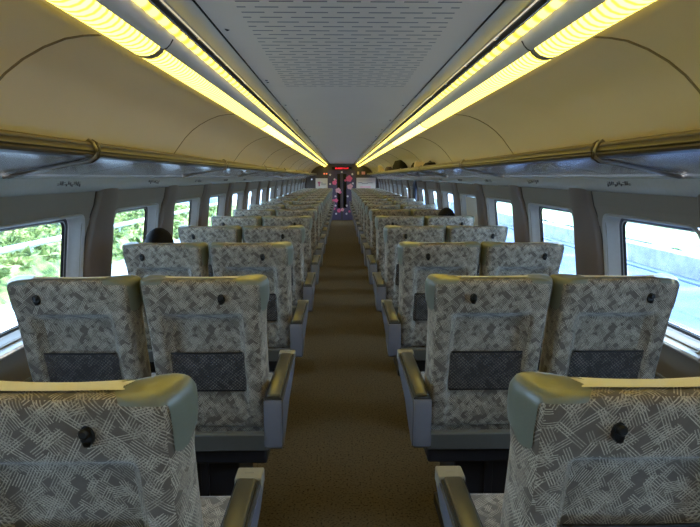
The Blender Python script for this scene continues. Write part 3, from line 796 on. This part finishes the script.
# ------------------------------------------------------------ luggage on the right rack
ZR = E + 0.0765
def blob_bag(name, label, x0, x1, y0, y1, h, mat, lean=0.0, seed=1, n=7):
    """soft bag: stack of lumpy rounded sections"""
    rnd = random.Random(seed); cx, cy = (x0 + x1) / 2, (y0 + y1) / 2
    t = thing(name, label, 'bag', (cx, cy, ZR), 'luggage on the right rack')
    rings = []
    for i in range(n):
        a = i / (n - 1); w = (1 - 0.35 * a * a) * (0.92 + 0.08 * math.sin(PI * a)); l = 1 - 0.4 * a ** 2.2
        ring = []
        for q in range(20):
            g = 2 * PI * q / 20; ex = 0.45
            cxs = math.copysign(abs(math.cos(g)) ** ex, math.cos(g)); sn = math.copysign(abs(math.sin(g)) ** ex, math.sin(g))
            j = 1 + 0.06 * (rnd.random() - 0.5)
            ring.append((-lean * a + cxs * (x1 - x0) / 2 * w * j, sn * (y1 - y0) / 2 * l * j, a * h * (1 - 0.05 * rnd.random())))
        rings.append(ring)
    bm = B(); loft(bm, rings); o = obj('bag_body', fix(bm), mat, t, smooth=True)
    return t
bp = blob_bag('backpack', 'black backpack lying on the right luggage rack, largest of the bags', 0.89, 1.055, 8.7, 10.2, 0.20, M['bag_black'], 0.0, 2)
obj('front_pocket', box(-0.055, 0.055, -0.40, -0.36, 0.02, 0.12, 0.02, 3), M['bag_black'], bp, smooth=True)
obj('shoulder_strap', tube(B(), [(0.03, -0.37, 0.02), (0.035, -0.41, 0.08), (0.03, -0.38, 0.15), (0.025, -0.30, 0.19)], 0.010), M['coat'], bp, smooth=True)
obj('carry_handle', tube(B(), [(0.0, -0.08, 0.185), (0, -0.06, 0.215), (0, 0.0, 0.225), (0, 0.05, 0.21), (0, 0.07, 0.185)], 0.007), M['bag_black'], bp, smooth=True)
b2 = blob_bag('shoulder_bag', 'flat black shoulder bag on the right luggage rack behind a cream bag', 0.93, 1.06, 7.15, 7.75, 0.115, M['bag_black'], 0.0, 3)
obj('flap', box(-0.05, 0.05, -0.315, -0.29, 0.03, 0.10, 0.008), M['coat'], b2)
b3 = blob_bag('duffel_bag', 'low black duffel bag nearest the camera on the right luggage rack', 0.92, 1.06, 6.10, 6.55, 0.085, M['bag_black'], 0.0, 4)
obj('carry_handle', tube(B(), [(0.0, -0.1, 0.078), (0, -0.06, 0.10), (0, 0.04, 0.10), (0, 0.09, 0.078)], 0.006), M['coat'], b3, smooth=True)
def paper_bag(name, label, x0, x1, y0, y1, h, seed):
    rnd = random.Random(seed); cx, cy = (x0 + x1) / 2, (y0 + y1) / 2
    t = thing(name, label, 'bag', (cx, cy, ZR), 'luggage on the right rack')
    bm = B(); w, l = (x1 - x0) / 2, (y1 - y0) / 2
    rings = []
    for a in (0, 0.3, 0.6, 0.85, 1.0):
        k = 1 - 0.12 * a + 0.05 * rnd.random(); pinch = 1 - 0.75 * a
        rings.append([(sx * w * k, sy * l * pinch, h * a + (0.03 * h * rnd.random() if a else 0)) for sx, sy in ((-1, -1), (-0.3, -1.05), (0.4, -0.95), (1, -1), (1, 1), (0.4, 1.05), (-0.3, 0.95), (-1, 1))])
    loft(bm, rings); obj('bag_body', fix(bm), M['bag_cream'], t)
    for sy in (-1, 1):
        obj('bag_handle', tube(B(), [(-w * 0.4, sy * l * 0.2, h * 0.97), (-w * 0.35, sy * l * 0.25, h * 1.15), (0, sy * l * 0.28, h * 1.25), (w * 0.35, sy * l * 0.25, h * 1.15), (w * 0.4, sy * l * 0.2, h * 0.97)], 0.004, 6), M['bag_cream'], t, smooth=True)
paper_bag('paper_bag', 'tall cream carrier bag on the right luggage rack, farthest of the bags', 0.895, 1.03, 13.5, 13.9, 0.20, 1)
paper_bag('paper_bag', 'small cream bag in front of the black shoulder bag on the right rack', 0.90, 1.03, 6.90, 7.08, 0.11, 4)
blob_bag('brown_bag', 'brown bag on the right rack between cream carrier bag and black backpack', 0.895, 1.04, 11.2, 11.9, 0.13, M['bag_brown'], 0, 6)

# dark coat hanging beside a right window
t = thing('hanging_coat', 'dark coat hanging beside a window above the right seats', 'coat', (1.16, 8.85, E - 0.07))
bm = B(); rings = []
for a in range(9):
    z = -0.30 * a / 8; wx = 0.018 + 0.012 * sm(0, 2, a); wy = 0.02 + 0.045 * sm(0, 3, a)
    rings.append([(wx * math.cos(q * PI / 6) - 0.006 * math.sin(3 * q * PI / 6), wy * math.sin(q * PI / 6) * (1 + 0.12 * math.cos(4 * q * PI / 6)), z) for q in range(12)])
loft(bm, rings); obj('coat_cloth', fix(bm), M['coat'], t, smooth=True)
obj('coat_loop', tube(B(), [(0.0, 0, 0.0), (0.014, 0, 0.018), (0.03, 0, 0.02)], 0.003, 6), M['black_plastic'], t)

# ------------------------------------------------------------ passengers
def skin_mesh(name, verts, edges, mat, parent, lv=2):
    me = bpy.data.meshes.new(name); me.from_pydata([v[0] for v in verts], edges, []); o = bpy.data.objects.new(name, me); C.objects.link(o)
    md = o.modifiers.new('skin', 'SKIN'); md.use_smooth_shade = True
    for i, v in enumerate(verts):
        r = v[1]; me.skin_vertices[0].data[i].radius = (r if isinstance(r, tuple) else (r, r))
    me.skin_vertices[0].data[0].use_root = True
    s2 = o.modifiers.new('s', 'SUBSURF'); s2.levels = lv; s2.render_levels = lv
    me.materials.append(mat); o.parent = parent; return o
def person(x, y, label, zc, top, shirt, turn=0.0, hx0=0.0):
    """seated passenger facing forward (+y); zc = cushion height, top = crown height"""
    t = thing('person', label, 'person', (x, y, zc), 'seated passengers')
    H = top - zc; hz = H - 0.105
    V = [((0, 0.02, 0.09), (0.13, 0.10)), ((0, 0.0, 0.22), (0.125, 0.09)), ((0, -0.01, H - 0.32), (0.13, 0.085)), ((hx0 * 0.3, -0.005, H - 0.25), (0.07, 0.06)), ((hx0 * 0.8, 0.0, H - 0.19), (0.045, 0.045))]
    Ed = [(0, 1), (1, 2), (2, 3), (3, 4)]
    for sx in (-1, 1):
        b = len(V)
        V += [((sx * 0.135, 0.0, H - 0.29), (0.045, 0.045)), ((sx * 0.145, 0.05, H - 0.46), (0.038, 0.038)), ((sx * 0.14, 0.20, 0.13), (0.030, 0.030)),
              ((sx * 0.09, 0.16, 0.085), (0.072, 0.065)), ((sx * 0.10, 0.40, 0.07), (0.06, 0.055)), ((sx * 0.10, 0.43, -0.18), (0.048, 0.048)), ((sx * 0.10, 0.42, -0.42), (0.036, 0.036))]
        Ed += [(2, b), (b, b + 1), (b + 1, b + 2), (0, b + 3), (b + 3, b + 4), (b + 4, b + 5), (b + 5, b + 6)]
    skin_mesh('body', V, Ed, shirt, t)
    # head
    bm = B(); bmesh.ops.create_uvsphere(bm, u_segments=24, v_segments=16, radius=1)
    for v in bm.verts:
        p = v.co; xx, yy, zz = p.x * 0.072, p.y * 0.09, p.z * 0.105
        if p.y > 0.2 and p.z < 0: xx *= 1 - 0.25 * -p.z; yy *= 1 - 0.08 * -p.z
        if p.y > 0.85 and abs(p.x) < 0.25 and -0.35 < p.z < 0.15: yy += 0.018 * (1 - abs(p.x) / 0.25)
        if p.y > 0.7 and 0.05 < p.z < 0.3 and 0.2 < abs(p.x) < 0.6: yy -= 0.006
        v.co = (xx, yy, zz)
    hd = obj('head', bm, M['skin'], t, smooth=True); hd.location = (hx0, 0.01, hz); hd.rotation_euler = (0, 0, turn)
    for sx in (-1, 1):
        e = B(); bmesh.ops.create_uvsphere(e, u_segments=10, v_segments=8, radius=1)
        for v in e.verts: v.co = (sx * 0.073 + v.co.x * 0.007, -0.005 + v.co.y * 0.016, -0.005 + v.co.z * 0.028)
        obj('ear', e, M['skin'], hd, smooth=True)
        e = B(); bmesh.ops.create_uvsphere(e, u_segments=8, v_segments=6, radius=0.009)
        for v in e.verts: v.co += Vector((sx * 0.03, 0.073, 0.015))
        obj('eye', e, M['black_plastic'], hd, smooth=True)
    e = B(); bmesh.ops.create_uvsphere(e, u_segments=10, v_segments=6, radius=1)
    for v in e.verts: v.co = (v.co.x * 0.022, 0.079 + v.co.y * 0.006, -0.055 + v.co.z * 0.006)
    obj('mouth', e, M['lip'], hd, smooth=True)
    bm = B(); bmesh.ops.create_uvsphere(bm, u_segments=28, v_segments=20, radius=1)
    rn = random.Random(4)
    for v in list(bm.verts):
        p = v.co.copy(); j = 1 + 0.03 * rn.random()
        v.co = (p.x * 0.081 * j, p.y * 0.097 * j - 0.006, p.z * 0.107 * j + 0.003)
    kill = [f for f in bm.faces if (f.calc_center_median().y > 0.035 and f.calc_center_median().z < 0.045) or f.calc_center_median().z < -0.07]
    bmesh.ops.delete(bm, geom=kill, context='FACES')
    hr = obj('hair', bm, M['hair'], hd, smooth=True)
    md = hr.modifiers.new('t', 'SOLIDIFY'); md.thickness = 0.008; md.offset = -1
    # hands, five fingers each, resting on the thighs
    for sx in (-1, 1):
        hx, hy, hz2 = sx * 0.13, 0.21, 0.135
        V = [((hx, hy, hz2), (0.020, 0.016)), ((hx - sx * 0.005, hy + 0.045, hz2), (0.030, 0.013)), ((hx - sx * 0.008, hy + 0.08, hz2 - 0.004), (0.032, 0.012))]
        Ed = [(0, 1), (1, 2)]
        h = skin_mesh('hand', V, Ed, M['skin'], t, 1)
        for q, ln in enumerate((0.060, 0.070, 0.066, 0.052)):
            fx = hx - sx * 0.008 + (q - 1.5) * 0.017 * -sx
            skin_mesh('finger', [((fx, hy + 0.075, hz2 - 0.004), 0.008), ((fx, hy + 0.08 + ln * 0.5, hz2 - 0.006), 0.0075), ((fx, hy + 0.08 + ln, hz2 - 0.022), 0.006)], [(0, 1), (1, 2)], M['skin'], h, 1)
        skin_mesh('thumb', [((hx - sx * 0.02, hy + 0.03, hz2), 0.010), ((hx - sx * 0.042, hy + 0.06, hz2 - 0.004), 0.009), ((hx - sx * 0.048, hy + 0.09, hz2 - 0.012), 0.007)], [(0, 1), (1, 2)], M['skin'], h, 1)
    return t
person(-0.985, 3 * P + 0.17, 'dark-haired person seated by the left window, only the crown showing above the seat', E - 0.895, E - 0.292, M['coat'], 0.3, -0.075)
person(0.955, 5 * P + 0.17, 'dark-haired person seated by the right window, crown above the seat back', E - 0.895, E - 0.288, M['trouser'])

# ------------------------------------------------------------ outside
G = -1.1
YN, YF = -10, 60
def slab(name, label, cat, prof, mat, y0=YN, y1=YF, kind=None, group=None):
    bm = B(); strip(bm, prof, y0, y1, closed=True, cap=True); o = obj(name, fix(bm), mat); tag(o, label, cat, group)
    if kind: o['kind'] = kind
    return o
slab('ground', 'trackside ground', 'ground', [(-90, G - 0.3), (-90, G - 0.1), (90, G - 0.1), (90, G - 0.3)], M['concrete'], -40, 120, 'structure')
slab('concrete_strip', 'pale concrete strip beside the track outside the left windows', 'pavement', [(-6.9, G - 0.1), (-6.9, G + 0.02), (-2.0, G + 0.02), (-2.0, G - 0.1)], M['concrete'], kind='structure')
bm = B(); rows = []
rn = random.Random(9)
for i in range(150):
    y = -4 + i * 0.30; row = []
    for j in range(26):
        a = j / 25; x = -6.9 - 6.2 * a
        z = G + 0.02 + 0.45 * sm(0, 0.12, a) + 0.10 * a + (0.22 * (rn.random() - 0.3) if 0 < a < 1 else 0) - 0.1 * sm(0.95, 1, a)
        row.append((x + 0.12 * (rn.random() - 0.5), y + 0.14 * (rn.random() - 0.5), z))
    rows.append(row)
loft(bm, rows, closed=False)
for i in range(2600):
    a = rn.random(); yy = -3 + 40 * rn.random() ** 1.5; x = -6.9 - 6.2 * a
    z = G + 0.02 + 0.45 * sm(0, 0.12, a) + 0.10 * a + 0.02 + 0.16 * rn.random(); q = 0.10 + 0.16 * rn.random()
    t = [rn.random() * 6.28 for _ in range(3)]
    mt = Matrix.Translation((x, yy, z)) @ Matrix.Rotation(t[0], 4, 'Z') @ Matrix.Rotation(t[1], 4, 'X')
    for w in range(3):
        m2 = mt @ Matrix.Rotation(w * 1.05, 4, 'Y')
        bm.faces.new([bm.verts.new(m2 @ Vector(p)) for p in ((-q, 0, 0), (0, -q * 0.45, 0.02), (q, 0, 0), (0, q * 0.45, 0.02))])
tag(obj('hedge', bm, M['hedge']), 'dense sunlit green bushes on the bank outside the left windows', 'bushes', kind='stuff')
slab('lane', 'pale lane beyond the green bushes outside the left windows', 'road', [(-40, G - 0.1), (-40, G + 0.62), (-13.1, G + 0.42), (-13.1, G - 0.1)], M['field'], kind='structure')
gr = thing('guard_rail', 'pale horizontal pipe rail running along the bushes outside the left windows', 'railing', (-8.5, 0, G))
def gp(name, bm, mat):
    o = obj(name, bm, mat, gr); o.location = (8.5, 0, -G); return o
zr = E - 0.215 * 8.5
gp('top_pipe', tube(B(), [(-8.5, YN, zr), (-8.5, YF, zr)], 0.085, 10), M['railwhite'])
for i in range(14): gp('post', tube(B(), [(-8.5, -3 + i * 3.0, G), (-8.5, -3 + i * 3.0, zr - 0.05)], 0.04, 8), M['railwhite'])
# right side
slab('road', 'haze tinted road running beside the track outside the right windows', 'road', [(2.0, G - 0.1), (2.0, G + 0.02), (8.9, G + 0.02), (8.9, G - 0.1)], M['road'], kind='structure')
slab('retaining_wall', 'low pale concrete wall along the road outside the right windows', 'wall', [(8.9, G - 0.1), (8.9, E - 2.03), (9.0, E - 1.99), (9.25, E - 1.99), (9.3, G - 0.1)], M['concrete'])
tag(obj('trough_line', tube(B(), [(6.6, YN, E - 0.30 * 6.6), (6.6, YF, E - 0.30 * 6.6)], 0.03, 8), M['cablegrey']), 'thin dark cable running above the road outside the right windows', 'cable')
bm = B(); rows = []
for i in range(100):
    y = -4 + i * 0.45; row = []
    for j in range(12):
        a = j / 11; x = 9.3 + 3.2 * a
        z = E - 2.0 + 0.15 * a + 0.10 * (rn.random() - 0.3)
        row.append((x, y, z))
    rows.append(row)
loft(bm, rows, closed=False)
tag(obj('verge_grass', fix(bm), M['grass']), 'sunlit yellow-green grass verge beyond the low wall on the right', 'grass', kind='stuff')
slab('far_field', 'field tinted a hazy blue-green beyond the right verge', 'field', [(12.4, G - 0.1), (12.4, E - 1.93), (60, E - 1.5), (60, G - 0.1)], M['field'], kind='structure')
